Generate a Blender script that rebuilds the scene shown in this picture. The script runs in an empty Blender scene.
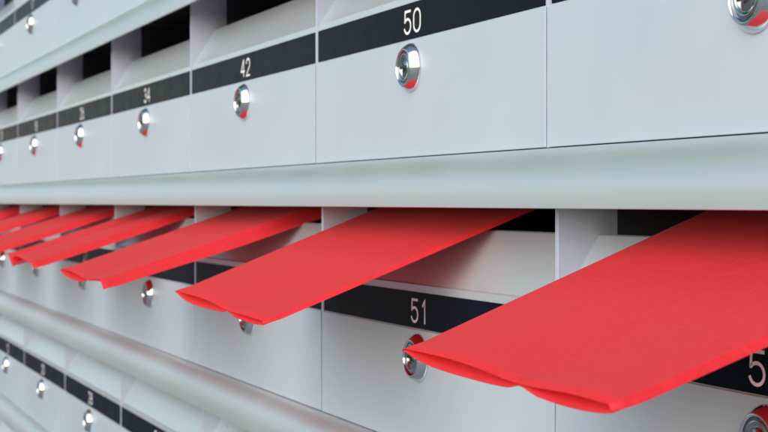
import bpy, bmesh, math, random
from mathutils import Vector, Matrix

random.seed(7)
SC = bpy.context.scene
COL = SC.collection
H = 1.30                                    # eye height above the pavement

# ------------------------------------------------------------------ camera
TH = math.radians(21.77)
cam = bpy.data.cameras.new('camera')
cam.sensor_width = 36.0
cam.lens = 72.656
cam.shift_y = -0.0186
cam.clip_start = 0.01
cam.clip_end = 500
cam.dof.use_dof = True
cam.dof.focus_distance = 0.68
cam.dof.aperture_fstop = 34
cam_o = bpy.data.objects.new('camera', cam)
COL.objects.link(cam_o)
cam_o.location = (0, -0.3429, H)
fwd = Vector((-math.cos(TH), math.sin(TH), 0))
cam_o.rotation_euler = fwd.to_track_quat('-Z', 'Y').to_euler()
SC.camera = cam_o

# ------------------------------------------------------------------ light
world = bpy.data.worlds.new('World')
SC.world = world
world.use_nodes = True
wn = world.node_tree.nodes
wl = world.node_tree.links
bg = wn['Background']
sky = wn.new('ShaderNodeTexSky')
sky.sky_type = 'NISHITA'
sky.sun_disc = False
SUN_EL, SUN_AZ = 26, 150                    # degrees; azimuth clockwise from +Y
sky.sun_elevation = math.radians(SUN_EL)
sky.sun_rotation = math.radians(SUN_AZ)
sky.air_density = 1.0
sky.dust_density = 1.5
wl.new(sky.outputs[0], bg.inputs['Color'])
bg.inputs['Strength'].default_value = 0.15

sun = bpy.data.lights.new('sun', 'SUN')
sun.energy = 1.5
sun.angle = math.radians(85)
sun.color = (1.0, 0.985, 0.96)
sun_o = bpy.data.objects.new('sun', sun)
COL.objects.link(sun_o)
e, a = math.radians(SUN_EL), math.radians(SUN_AZ)
to_sun = Vector((math.cos(e) * math.sin(a), math.cos(e) * math.cos(a), math.sin(e)))
sun_o.rotation_euler = to_sun.to_track_quat('Z', 'Y').to_euler()

SC.view_settings.view_transform = 'Standard'
SC.view_settings.look = 'None'
SC.view_settings.exposure = 0.47
SC.view_settings.gamma = 1.0
SC.cycles.max_bounces = 10

# ------------------------------------------------------------------ materials
def mat(name, color, rough=.5, metal=0.0, spec=.5):
    m = bpy.data.materials.new(name)
    m.use_nodes = True
    b = m.node_tree.nodes['Principled BSDF']
    b.inputs['Base Color'].default_value = (*color, 1)
    b.inputs['Roughness'].default_value = rough
    b.inputs['Metallic'].default_value = metal
    b.inputs['Specular IOR Level'].default_value = spec
    return m

def nodes(m):
    nt = m.node_tree
    return nt, nt.nodes, nt.links, nt.nodes['Principled BSDF']

def noise_on(m, scale, stretch=(1, 1, 1), c0=None, c1=None, r0=None, r1=None, bump=0, bump_scale=None, detail=6, dist=.0004):
    """object-space noise that varies colour, roughness and relief a little"""
    nt, N, L, b = nodes(m)
    tc = N.new('ShaderNodeTexCoord')
    mp = N.new('ShaderNodeMapping')
    mp.inputs['Scale'].default_value = stretch
    L.new(tc.outputs['Object'], mp.inputs['Vector'])
    nz = N.new('ShaderNodeTexNoise')
    nz.inputs['Scale'].default_value = scale
    nz.inputs['Detail'].default_value = detail
    L.new(mp.outputs[0], nz.inputs['Vector'])
    if c0:
        r = N.new('ShaderNodeValToRGB')
        r.color_ramp.elements[0].position = .3
        r.color_ramp.elements[1].position = .7
        r.color_ramp.elements[0].color = (*c0, 1)
        r.color_ramp.elements[1].color = (*c1, 1)
        L.new(nz.outputs[0], r.inputs[0])
        L.new(r.outputs[0], b.inputs['Base Color'])
    if r0 is not None:
        q = N.new('ShaderNodeMapRange')
        q.inputs['From Min'].default_value = .3
        q.inputs['From Max'].default_value = .7
        q.inputs['To Min'].default_value = r0
        q.inputs['To Max'].default_value = r1
        L.new(nz.outputs[0], q.inputs['Value'])
        L.new(q.outputs[0], b.inputs['Roughness'])
    if bump:
        n2 = N.new('ShaderNodeTexNoise')
        n2.inputs['Scale'].default_value = bump_scale or scale
        n2.inputs['Detail'].default_value = 3
        L.new(mp.outputs[0], n2.inputs['Vector'])
        bp = N.new('ShaderNodeBump')
        bp.inputs['Strength'].default_value = bump
        bp.inputs['Distance'].default_value = dist
        L.new(n2.outputs[0], bp.inputs['Height'])
        L.new(bp.outputs[0], b.inputs['Normal'])
    return m

M_DOOR = noise_on(mat('satin_silver_door', (.52, .55, .58), .42, .12), 14, (1, 1, 1),
                  (.415, .49, .555), (.455, .53, .595), .36, .46, bump=.06, bump_scale=900, dist=.0003)
M_FLAP = noise_on(mat('satin_silver_flap', (.52, .55, .56), .36, .42), 18, (1, 1, 1),
                  (.53, .60, .63), (.57, .64, .67), .27, .36)
M_RAIL = noise_on(mat('anodised_rail', (.58, .61, .64), .42, .66), 16, (1, 1, 1),
                  (.58, .64, .66), (.605, .655, .675), .37, .43)
M_BODY = noise_on(mat('galvanised_body', (.50, .50, .56), .5, .15), 40, (1, 1, 1),
                  (.45, .49, .60), (.51, .55, .66), .42, .6, bump=.1, bump_scale=200)
M_BAND = noise_on(mat('black_plate', (.006, .009, .016), .34, 0, .04), 60, (1, 1, 1),
                  (.0028, .0045, .010), (.004, .0065, .016), .30, .40, bump=.08, bump_scale=1600, dist=.0002)
M_INNER_SHADE = noise_on(mat('inner_shade_dark', (.03, .03, .035), .6), 40, (1, 1, 1), (.025, .025, .030), (.045, .045, .05))  # near-black colour stands in for the shade deep inside the slots
M_DIGIT = mat('white_engraving', (.86, .84, .84), .6)
M_CHROME = noise_on(mat('polished_chrome', (.70, .71, .73), .06, 1.0), 200, (1, 1, 1), None, None, .05, .12)
M_PLUG = noise_on(mat('brushed_plug', (.60, .61, .62), .16, 1.0), 350, (1, 1, 1), (.30, .31, .31), (.46, .47, .47), .08, .22, bump=.15, bump_scale=500, dist=.0002)
M_HOLE = mat('keyway_dark', (.01, .009, .008), .5)
M_SEAM = mat('shadow_gap_grey', (.05, .05, .055), .7)

def paper(name, base, trans):
    m = bpy.data.materials.new(name)
    m.use_nodes = True
    nt, N, L, b = nodes(m)
    out = N['Material Output']
    tc = N.new('ShaderNodeTexCoord')
    nz = N.new('ShaderNodeTexNoise')
    nz.inputs['Scale'].default_value = 420
    nz.inputs['Detail'].default_value = 8
    L.new(tc.outputs['Object'], nz.inputs['Vector'])
    r = N.new('ShaderNodeValToRGB')
    r.color_ramp.elements[0].position = .3
    r.color_ramp.elements[1].position = .7
    r.color_ramp.elements[0].color = (base[0] * .91, base[1] * .75, base[2] * .75, 1)
    r.color_ramp.elements[1].color = (min(1, base[0] * 1.06), base[1] * 1.3, base[2] * 1.3, 1)
    L.new(nz.outputs[0], r.inputs[0])
    L.new(r.outputs[0], b.inputs['Base Color'])
    b.inputs['Roughness'].default_value = .55
    b.inputs['Specular IOR Level'].default_value = .5
    b.inputs['Sheen Weight'].default_value = .10
    b.inputs['Sheen Roughness'].default_value = .4
    fb = N.new('ShaderNodeTexNoise')
    fb.inputs['Scale'].default_value = 1100
    fb.inputs['Detail'].default_value = 4
    L.new(tc.outputs['Object'], fb.inputs['Vector'])
    bp = N.new('ShaderNodeBump')
    bp.inputs['Strength'].default_value = .25
    bp.inputs['Distance'].default_value = .0003
    L.new(fb.outputs[0], bp.inputs['Height'])
    L.new(bp.outputs[0], b.inputs['Normal'])
    tr = N.new('ShaderNodeBsdfTranslucent')
    tr.inputs['Color'].default_value = (*trans, 1)
    mx = N.new('ShaderNodeMixShader')
    mx.inputs[0].default_value = .48
    L.new(b.outputs[0], mx.inputs[1])
    L.new(tr.outputs[0], mx.inputs[2])
    L.new(mx.outputs[0], out.inputs['Surface'])
    return m

M_PAPER = paper('red_paper', (.92, .044, .058), (.98, .014, .018))

M_PAVE = noise_on(mat('concrete_pavement', (.40, .39, .37), .85), 3, (1, 1, 1), (.22, .22, .22), (.31, .31, .31), bump=.3, bump_scale=80, dist=.002)
M_LEAF = noise_on(mat('leaf_green', (.07, .16, .03), .5), 1.3, (1, 1, 1), (.04, .36, .12), (.09, .50, .19))
nt, N_, L_, b_ = nodes(M_LEAF)
tr_ = N_.new('ShaderNodeBsdfTranslucent')
tr_.inputs['Color'].default_value = (.06, .75, .20, 1)
mx_ = N_.new('ShaderNodeMixShader')
mx_.inputs[0].default_value = .55
L_.new(b_.outputs[0], mx_.inputs[1])
L_.new(tr_.outputs[0], mx_.inputs[2])
L_.new(mx_.outputs[0], N_['Material Output'].inputs['Surface'])
M_BARK = noise_on(mat('bark', (.12, .09, .06), .9), 9, (1, 1, .2), (.08, .06, .04), (.17, .13, .09), bump=.6, dist=.01)

# ------------------------------------------------------------------ helpers
def obj(name, bm, m, parent=None, smooth=False, bevel=0):
    me = bpy.data.meshes.new(name)
    bmesh.ops.recalc_face_normals(bm, faces=bm.faces)
    bm.to_mesh(me)
    bm.free()
    me.materials.append(m)
    if smooth:
        for p in me.polygons:
            p.use_smooth = True
    o = bpy.data.objects.new(name, me)
    COL.objects.link(o)
    if parent:
        o.parent = parent
    if bevel:
        bv = o.modifiers.new('bevel', 'BEVEL')
        bv.width = bevel
        bv.segments = 2
        bv.limit_method = 'ANGLE'
        bv.angle_limit = math.radians(40)
        bv.harden_normals = False
    return o

def tag(o, label, cat, group=None, kind=None):
    if kind:
        o['kind'] = kind
    o['label'] = label
    o['category'] = cat
    if group:
        o['group'] = group
    return o

def box(bm, x0, x1, y0, y1, z0, z1):
    r = bmesh.ops.create_cube(bm, size=1)
    for v in r['verts']:
        v.co = Vector(((x0 + x1) / 2 + v.co.x * (x1 - x0), (y0 + y1) / 2 + v.co.y * (y1 - y0), (z0 + z1) / 2 + v.co.z * (z1 - z0)))

def prism(bm, prof, x0, x1):
    """closed (y, z) outline swept along x"""
    a = [bm.verts.new((x0, y, z)) for y, z in prof]
    b = [bm.verts.new((x1, y, z)) for y, z in prof]
    n = len(prof)
    for i in range(n):
        j = (i + 1) % n
        bm.faces.new((a[i], a[j], b[j], b[i]))
    bm.faces.new(a)
    bm.faces.new(b[::-1])

def lathe(bm, prof, seg=48, cap_first=False, cap_last=True):
    """(radius, height towards -y) profile turned about the y axis"""
    rings = []
    for r, h in prof:
        rings.append([bm.verts.new((r * math.cos(2 * math.pi * i / seg), -h, r * math.sin(2 * math.pi * i / seg))) for i in range(seg)])
    for q in range(len(rings) - 1):
        for i in range(seg):
            j = (i + 1) % seg
            bm.faces.new((rings[q][i], rings[q][j], rings[q + 1][j], rings[q + 1][i]))
    if cap_last:
        bm.faces.new(rings[-1])
    if cap_first:
        bm.faces.new(rings[0])

def arc(cx, cz, rx, rz, a0, a1, n=14):
    return [(cx + rx * math.cos(math.radians(a0 + (a1 - a0) * i / n)), cz + rz * math.sin(math.radians(a0 + (a1 - a0) * i / n))) for i in range(n + 1)]

# engraved single-stroke numerals on a 9.8 x 13.8 mm field (millimetres, origin bottom left)
W_, H_ = 9.4, 13.8
GLYPH = {
    '0': [arc(W_ / 2, H_ - 4.6, W_ / 2, 4.6, 0, 180) + arc(W_ / 2, 4.6, W_ / 2, 4.6, 180, 360) + [(W_, H_ - 4.6)]],
    '1': [[(2.6, H_ - 3.4), (5.6, H_), (5.6, 0)]],
    '2': [arc(W_ / 2, H_ - 4.3, W_ / 2 - .2, 4.3, 170, -25) + [(W_ * .72, H_ * .42), (.2, 0), (W_, 0)]],
    '3': [arc(W_ / 2, H_ - 3.6, W_ / 2 - .6, 3.6, 160, -80) + arc(W_ / 2 - .1, 3.9, W_ / 2 - .1, 3.9, 85, -160)],
    '4': [[(7.0, 0), (7.0, H_)], [(7.0, H_ - .02), (.2, 4.2), (W_, 4.2)]],
    '5': [[(W_ - .3, H_), (1.3, H_), (.9, 7.4)] + arc(W_ / 2, 4.5, W_ / 2, 4.5, 140, -160, 22)],
    '6': [arc(W_ / 2, 4.4, W_ / 2, 4.4, 170, -190, 26) + [(.6, 7.6), (2.6, 11.4), (6.2, H_)]],
    '7': [[(.2, H_), (W_, H_), (3.4, 0)]],
    '8': [arc(W_ / 2, H_ - 3.4, W_ / 2 - .8, 3.4, -90, 270, 26), arc(W_ / 2, 3.7, W_ / 2, 3.7, 90, 450, 26)],
    '9': [arc(W_ / 2, H_ - 4.4, W_ / 2, 4.4, -10, 350, 26) + [(W_ - .6, H_ - 7.6), (W_ - 2.6, 2.4), (3.2, 0)]],
}

def ribbon(bm, pts, hw, y, closed=False):
    P = [Vector((p[0], p[1])) for p in pts]
    Q = [P[0]]
    for p in P[1:]:
        if (p - Q[-1]).length > 1e-5:
            Q.append(p)
    closed = (Q[0] - Q[-1]).length < 1e-4
    if closed:
        Q.pop()
    n = len(Q)
    L, Rr = [], []
    for i in range(n):
        a = Q[i - 1] if (i > 0 or closed) else None
        b = Q[(i + 1) % n] if (i < n - 1 or closed) else None
        d0 = (Q[i] - a).normalized() if a is not None else None
        d1 = (b - Q[i]).normalized() if b is not None else None
        d0 = d0 if d0 is not None else d1
        d1 = d1 if d1 is not None else d0
        n0, n1 = Vector((-d0.y, d0.x)), Vector((-d1.y, d1.x))
        m = n0 + n1
        if m.length < 1e-6:
            m = n0.copy()
        m.normalize()
        k = hw / max(.5, m.dot(n0))
        c = Q[i].copy()
        if not closed and i == 0:
            c = c - d1 * hw * .6
        if not closed and i == n - 1:
            c = c + d0 * hw * .6
        L.append(bm.verts.new((c.x + m.x * k, y, c.y + m.y * k)))
        Rr.append(bm.verts.new((c.x - m.x * k, y, c.y - m.y * k)))
    for i in range(n if closed else n - 1):
        j = (i + 1) % n
        bm.faces.new((L[i], L[j], Rr[j], Rr[i]))

def number_mesh(text, y):
    bm = bmesh.new()
    adv = 14.0
    total = adv * (len(text) - 1) + W_
    k = 0
    for q, ch in enumerate(text):
        ox = -total / 2 + q * adv
        for st in GLYPH[ch]:
            ribbon(bm, [((ox + px) * .001, (pz - H_ / 2) * .001) for px, pz in st], .00078, y - .00004 * k)
            k += 1
    return bm

# ------------------------------------------------------------------ setting
bm = bmesh.new()
bmesh.ops.create_grid(bm, x_segments=2, y_segments=2, size=120)
pv = obj('pavement', bm, M_PAVE)
pv['kind'] = 'structure'

# ------------------------------------------------------------------ dimensions of the bank
CW, RH = .330, .1652                         # column width, row height
X0 = -.6491                                  # right edge of the column whose numbers are 49 to 53
Z1 = H + .0255                               # base of the row of 50
COLS = range(-1, 7)
ROWS = range(0, 5)
DY = {0: -.004, 1: 0.0, 2: .0033, 3: .008, 4: .0125}
DX = {0: -.004, 1: 0.0, 2: .0025, 3: .009, 4: .013}
HWD = CW / 2
BAND0, BAND1, RIM, LIPZ, LIPY = .0672, .0881, .0922, .1238, .0205
WT = .00175                                  # side wall gauge

def col_x(k):
    return X0 - (k + .5) * CW

def row_z(r):
    return Z1 + (1 - r) * RH

# ------------------------------------------------------------------ one mailbox, then copies
def part_body():
    bm = bmesh.new()
    D = .33
    t = .1632
    box(bm, -HWD + .00005, -HWD + WT, -.0004, D, .0, t)
    box(bm, HWD - WT, HWD - .00005, -.0004, D, .0, t)
    box(bm, -HWD + WT - .0002, HWD - WT + .0002, .0105, .0125, .0016, .06)   # cross plate behind the door ties the two sides
    return bm

def part_inner_shade():
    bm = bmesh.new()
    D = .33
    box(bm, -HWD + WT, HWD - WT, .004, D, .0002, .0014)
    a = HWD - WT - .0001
    box(bm, -a, -a + .0006, .031, D - .0012, .0014, .1632)  # dark side sheets added where the slot sides fall into shade
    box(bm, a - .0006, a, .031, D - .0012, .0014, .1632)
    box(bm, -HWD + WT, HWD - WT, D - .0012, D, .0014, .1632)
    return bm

def part_door():
    bm = bmesh.new()
    g = HWD - .0012
    box(bm, -g, g, -.0014, -.0005, .0001, BAND0 - .0003)
    return bm

def part_flap():
    bm = bmesh.new()
    g = HWD - WT - .0001
    t = .0011
    prof = [(0, BAND0 - .002), (0, RIM), (.0012, RIM + .0008), (LIPY, LIPZ), (LIPY + .0016, LIPZ + .0006), (LIPY + .011, LIPZ - .001),
            (LIPY + .011, LIPZ - .0021), (LIPY + .0016, LIPZ - .0008), (LIPY + t, LIPZ - t), (.0012 + t, RIM - .0004), (t, RIM - .0012), (t, BAND0 - .002)]
    prof = [(y + .0001, z) for y, z in prof]
    prism(bm, prof, -g, g)
    return bm

def part_plate():
    bm = bmesh.new()
    g = HWD - .0034
    box(bm, -g, g, -.0005, 0.0, BAND0 + .0002, BAND1)
    return bm

LOCK_Z = .0508
def part_lock():
    bm = bmesh.new()
    lathe(bm, [(.0140, 0), (.0140, .0009), (.0137, .0016), (.0127, .0032), (.0115, .0047), (.0108, .0055), (.0102, .0058), (.0097, .0055), (.0094, .0046), (.0094, .0034)], 56, cap_last=True)
    return bm

def part_plug():
    bm = bmesh.new()
    lathe(bm, [(.0085, .0032), (.0085, .0047), (.0081, .0051), (.0066, .0051), (.0063, .0046), (.0056, .0046), (.0053, .0051)], 48)
    return bm

def part_keyhole():
    bm = bmesh.new()
    z = -.00525
    box(bm, -.0052, .0052, z, z + .0009, -.0007, .0007)
    box(bm, -.0009, .0009, z - .00005, z + .0009, -.0030, .0020)
    return bm

MESH_DONE = {}
def row_name(r):
    return {0: 'in the top row', 1: 'in the row above the red envelopes', 2: 'in the row holding the red envelopes',
            3: 'in the row below the red envelopes', 4: 'in the lowest row'}[r]

def make_mailbox():
    root = bpy.data.objects.new('mailbox', None)
    root.empty_display_size = .05
    COL.objects.link(root)
    obj('body', part_body(), M_BODY, root)
    obj('inner_shade_tray', part_inner_shade(), M_INNER_SHADE, root, bevel=0)
    obj('door', part_door(), M_DOOR, root, bevel=.0005)
    obj('slot_flap', part_flap(), M_FLAP, root)
    obj('number_plate', part_plate(), M_BAND, root, bevel=.0002)
    lk = obj('lock', part_lock(), M_CHROME, root, smooth=True)
    lk.location = (.0012, -.0013, LOCK_Z)
    obj('plug', part_plug(), M_PLUG, lk, smooth=True)
    obj('keyhole', part_keyhole(), M_HOLE, lk)
    return root

def copy_tree(o, parent=None):
    c = o.copy()
    COL.objects.link(c)
    if parent:
        c.parent = parent
    for ch in list(o.children):
        copy_tree(ch, c)
    return c

proto = make_mailbox()
first = True
for r in ROWS:
    for k in COLS:
        num = 49 - 8 * k + r
        if first:
            o = proto
            first = False
        else:
            o = copy_tree(proto)
        o.location = (col_x(k) + DX[r], DY[r], row_z(r))
        if r == 2:
            lab = 'silver metal mailbox numbered %d with a red envelope in its slot' % num
        else:
            lab = 'silver metal mailbox numbered %d with an empty slot %s' % (num, row_name(r))
        tag(o, lab, 'mailbox', 'numbered mailboxes of the silver mailbox bank')
        todo.append((o, num)) if 'todo' in globals() else globals().__setitem__('todo', [(o, num)])

for o, num in todo:
    plate = [c for c in o.children if c.name.startswith('number_plate')][0]
    n = obj('number', number_mesh(str(num), -.00065), M_DIGIT, plate)
    n.location = (.0004, 0, (BAND0 + BAND1) / 2 - .0004)
    n.scale = (1, 1, .91)
    # each cam was turned to its own rest when last locked
    for c in o.children:
        if c.name.startswith('lock'):
            c.rotation_euler = (0, math.radians(random.uniform(-14, 14)), 0)

# ------------------------------------------------------------------ rounded rails between the rows
XR, XL = col_x(-1) + HWD + .01, col_x(6) - HWD - .01
def rail_profile():
    out = [(.012, -.0002), (0.0, -.0002)]
    n = 14
    P, top, bot = .0175, -.0003, -.0245
    for i in range(n + 1):
        t = math.radians(90 * i / n)
        # a soft shoulder: superellipse from the door's foot to the vertical nose
        c, s = math.cos(t), math.sin(t)
        q = 2 / 2.05
        out.append((-.0006 - (P - .0006) * (s ** q), bot + (top - bot) * (c ** q)))
    out += [(-P, -.0283), (-P + .0003, -.0286), (-P + .0010, -.0286)]
    inn = [(-P + .0018, -.0284), (-P + .0016, -.0276)]
    for i in range(n + 1):
        t = math.radians(90 - 90 * i / n)
        c, s = math.cos(t), math.sin(t)
        q = 2 / 2.05
        inn.append((-.0006 - (P - .0022) * (s ** q), bot + (top - .0016 - bot) * (c ** q)))
    inn += [(0.0, -.0020), (.012, -.0016)]
    return out + inn

RAILS = {0: 'rounded silver rail along the top of the mailbox bank above the first row',
         1: 'rounded silver rail above the row of slots that starts with mailbox 50',
         2: 'wide rounded silver rail with a green sheen directly above the red envelopes',
         3: 'rounded silver rail with pink reflections beneath the doors under the red envelopes',
         4: 'lowest rounded silver rail, below the row with mailbox 28'}
for r in ROWS:
    bm = bmesh.new()
    prism(bm, rail_profile(), XL, XR)
    o = obj('hood_rail', bm, M_RAIL, smooth=True)
    o.data.set_sharp_from_angle(angle=math.radians(38))
    up = DY[r - 1] if r else DY[0] - .004
    o.location = (DX[r], up + .0008, row_z(r) + RH)
    tag(o, RAILS[r], 'rail', 'rounded rails between the mailbox rows')

# ------------------------------------------------------------------ red envelopes
def smooth01(x):
    x = max(0, min(1, x))
    return x * x * (3 - 2 * x)

def envelope(k, lipL, lipR, tipL, tipR, label, side=.0022, lobe=.0034, wav=.0008, seed=1, back=.10, crease=None, bow=0.0, fold=None, lobe2=.62, tip_up=.7):
    rnd = random.Random(seed)
    lipL, lipR, tipL, tipR = map(Vector, (lipL, lipR, tipL, tipR))
    up = side + (fold[1] if fold else 0)
    tipR.z += up * tip_up
    lipR.z += up * .5
    org = (lipL + lipR) / 2
    dL, dR = (lipL - tipL), (lipR - tipR)
    inL, inR = lipL + dL * (back / dL.length), lipR + dR * (back / dR.length)
    wid = (tipR - tipL).length
    NS, NT = 48, 40
    p1, p2 = rnd.uniform(0, 6), rnd.uniform(0, 6)
    bm = bmesh.new()
    pin = .66
    top, bot = [], []
    for i in range(NS + 1):
        s = i / NS                            # 0 inside, 1 at the mouth
        A = inL.lerp(tipL, s)
        B = inR.lerp(tipR, s)
        nearm = smooth01((s - .55) / .45)
        rt, rb = [], []
        for j in range(NT + 1):
            t = j / NT
            P = A.lerp(B, t)
            z = wav * (math.sin(2.1 * math.pi * t + p1) * .5 + math.sin(3.3 * s + p2 + 2 * t) * .6) * (4 * t * (1 - t))
            z -= .0016 * nearm * math.exp(-((t - pin) / .16) ** 2)
            z += .0006 * nearm * math.exp(-((t - .33) / .2) ** 2)
            z += .0009 * smooth01((s - .95) / .05)
            z += bow * 4 * s * (1 - s)
            if crease:
                z -= crease * math.exp(-abs(t - (.20 + .25 * (1 - s))) / .07) * (.3 + .7 * s)
            if fold:
                z -= fold[1] * (1 - .3 * nearm) * max(0, (t - fold[0]) / (1 - fold[0]))
            # edges round over into the folds
            ed = min(t, 1 - t) * wid
            z -= .0008 * math.exp(-t * wid / .0016)
            Pt = P + Vector((0, 0, z))
            if t < pin:
                g = lobe * 1.35 * max(0, math.sin(math.pi * (t / pin) ** .85)) ** .8
            else:
                g = lobe * lobe2 * (math.sin(math.pi * ((t - pin) / (1 - pin)) ** 1.25) ** .9 if t < 1 else 0)
            fill = side * smooth01(t * 8)     # what is inside keeps the sheets apart
            gg = g * (.25 + .75 * nearm) * smooth01((s) / .3) + fill * (1 - .75 * nearm * (1 - t)) * (.55 if t < pin else 1)
            if abs(t - pin) < .05:
                gg *= (1 - nearm) + nearm * (abs(t - pin) / .05) ** .5 * .9 + .02
            if t == 0:
                gg = 0.0002
            rt.append(Pt)
            rb.append(Pt + Vector((side * .9 * smooth01((t - .6) / .4), 0, -max(.0003, gg))))
        top.append(rt)
        bot.append(rb)
    loops = []
    for i in range(NS + 1):
        ring = [bm.verts.new(p - org) for p in top[i]]
        # side strip: leans out to the right and down
        q0, q1 = top[i][-1], bot[i][-1]
        ring.append(bm.verts.new(q0 + (q1 - q0) * .5 + Vector((side * .06, 0, side * .06)) - org))
        ring += [bm.verts.new(p - org) for p in reversed(bot[i])]
        loops.append(ring)
    n = len(loops[0])
    for i in range(NS):
        for j in range(n):
            q = (j + 1) % n
            bm.faces.new((loops[i][j], loops[i][q], loops[i + 1][q], loops[i + 1][j]))
    bm.faces.new(loops[0])
    o = obj('envelope', bm, M_PAPER, smooth=True)
    o.data.set_sharp_from_angle(angle=math.radians(26))
    o.location = org + Vector((0, 0, H))
    sd = o.modifiers.new('thickness', 'SOLIDIFY')
    sd.thickness = .0004
    sd.offset = 0
    tag(o, label, 'envelope', 'red envelopes sticking out of the slots')
    return o

LZ = -.0168 + .0034
envelope(-1, (-.587, LIPY, LZ), (-.391, LIPY, LZ), (-.587, -.1005, -.0608), (-.391, -.1172, -.0595),
         'red paper envelope, largest and closest, sticking out of the slot of mailbox 59', side=.0024, lobe=.0034, seed=3, tip_up=.15)
envelope(0, (-.9715, .012, -.0145), (-.757, LIPY, LZ), (-.970, -.0994, -.0574), (-.757, -.1076, -.0629),
         'red paper envelope sticking out of the slot of mailbox 51', side=.0022, lobe=.0036, seed=5, lobe2=.35)
envelope(1, (-1.302, .014, -.0142), (-1.0785, LIPY, LZ), (-1.300, -.1145, -.0569), (-1.0785, -.1236, -.0617),
         'red paper envelope with a thick side edge, sticking out of the slot of mailbox 43', side=.0012, lobe=.0042, seed=8, wav=.0012, fold=(.95, .0075), lobe2=.05)
envelope(2, (-1.632, .014, -.0142), (-1.42, LIPY, LZ), (-1.630, -.1105, -.0533), (-1.41, -.1193, -.0605),
         'red paper envelope creased along its top, sticking out of the slot of mailbox 35', side=.0012, lobe=.0050, seed=11, wav=.0016, fold=(.95, .0055), lobe2=.05, crease=.006)
envelope(3, (-1.962, .014, -.0140), (-1.742, LIPY, LZ), (-1.955, -.115, -.0545), (-1.735, -.122, -.0610),
         'red paper envelope sticking out of the slot of mailbox 27, between two others', side=.0012, lobe=.004, fold=(.95, .005), lobe2=.1, seed=14, wav=.0016, crease=.003)
envelope(4, (-2.29, .014, -.0140), (-2.075, LIPY, LZ), (-2.285, -.112, -.0540), (-2.07, -.120, -.0600),
         'red paper envelope sticking out of the slot of mailbox 19, far along the row', side=.0012, lobe=.004, fold=(.95, .005), lobe2=.1, seed=17, wav=.0016)
envelope(5, (-2.62, .014, -.0140), (-2.405, LIPY, LZ), (-2.615, -.112, -.0540), (-2.40, -.120, -.0600),
         'red paper envelope sticking out of the slot of mailbox 11, farthest along the row', side=.0012, lobe=.004, fold=(.95, .005), lobe2=.1, seed=19, wav=.0016)

# ------------------------------------------------------------------ greenery across the path (it shows in the chrome and on the rails)
def leaves(bm, c, rad, n, size, rnd):
    for _ in range(n):
        while True:
            p = Vector((rnd.uniform(-1, 1), rnd.uniform(-1, 1), rnd.uniform(-1, 1)))
            if .35 < p.length < 1:
                break
        p = Vector((p.x * rad[0], p.y * rad[1], p.z * rad[2])) + Vector(c)
        q = Matrix.Rotation(rnd.uniform(0, 6.3), 4, 'Z') @ Matrix.Rotation(rnd.uniform(-1.2, 1.2), 4, 'X')
        s = size * rnd.uniform(.6, 1.3)
        vs = [bm.verts.new(p + q @ Vector(v)) for v in ((0, -s, 0), (s * .45, 0, s * .12), (0, s, 0), (-s * .45, 0, s * .12))]
        bm.faces.new(vs)

def tree(loc, h, crown, n, label):
    rnd = random.Random(int(h * 100))
    root = bpy.data.objects.new('tree', None)
    COL.objects.link(root)
    root.location = loc
    bm = bmesh.new()
    pts = [(0, 0, 0, .16), (.05, .02, h * .3, .12), (.0, .05, h * .6, .08), (.05, 0, h * .9, .03)]
    prev = None
    for x, y, z, r in pts:
        ring = [bm.verts.new((x + r * math.cos(i * math.pi / 4), y + r * math.sin(i * math.pi / 4), z)) for i in range(8)]
        if prev:
            for i in range(8):
                bm.faces.new((prev[i], prev[(i + 1) % 8], ring[(i + 1) % 8], ring[i]))
        prev = ring
    obj('trunk', bm, M_BARK, root, smooth=True)
    bm = bmesh.new()
    for c, rad in crown:
        leaves(bm, c, rad, n, .16, rnd)
    obj('crown', bm, M_LEAF, root)
    tag(root, label, 'tree')

tree((-8.0, 1.6, 0), 8.0, [((0, 0, 5.6), (2.2, 2.4, 2.6)), ((.6, -1.2, 7.4), (1.8, 2.0, 1.8)), ((-.8, 1.4, 4.6), (1.7, 1.8, 1.5)), ((.2, -1.5, 3.7), (1.6, 1.7, 1.3))], 3600,
     'tall leafy green tree standing past the far end of the mailbox bank')
tree((-7.6, -1.7, 0), 7.0, [((0, 0, 5.3), (2.0, 2.0, 2.0)), ((.6, -.6, 6.9), (1.6, 1.7, 1.4))], 3600,
     'leafy green tree with a low crown in front of the taller tree')
bm = bmesh.new()
rnd = random.Random(4)
for i in range(9):
    leaves(bm, (-8.5 + i * .75, -6.2 + .2 * math.sin(i * 2.1), 1.1 + .15 * math.sin(i * 3.3)), (.75, .6, 1.15), 800, .11, rnd)
hd = obj('hedge', bm, M_LEAF)
tag(hd, 'green leafy hedge across the pavement from the mailboxes', 'hedge')
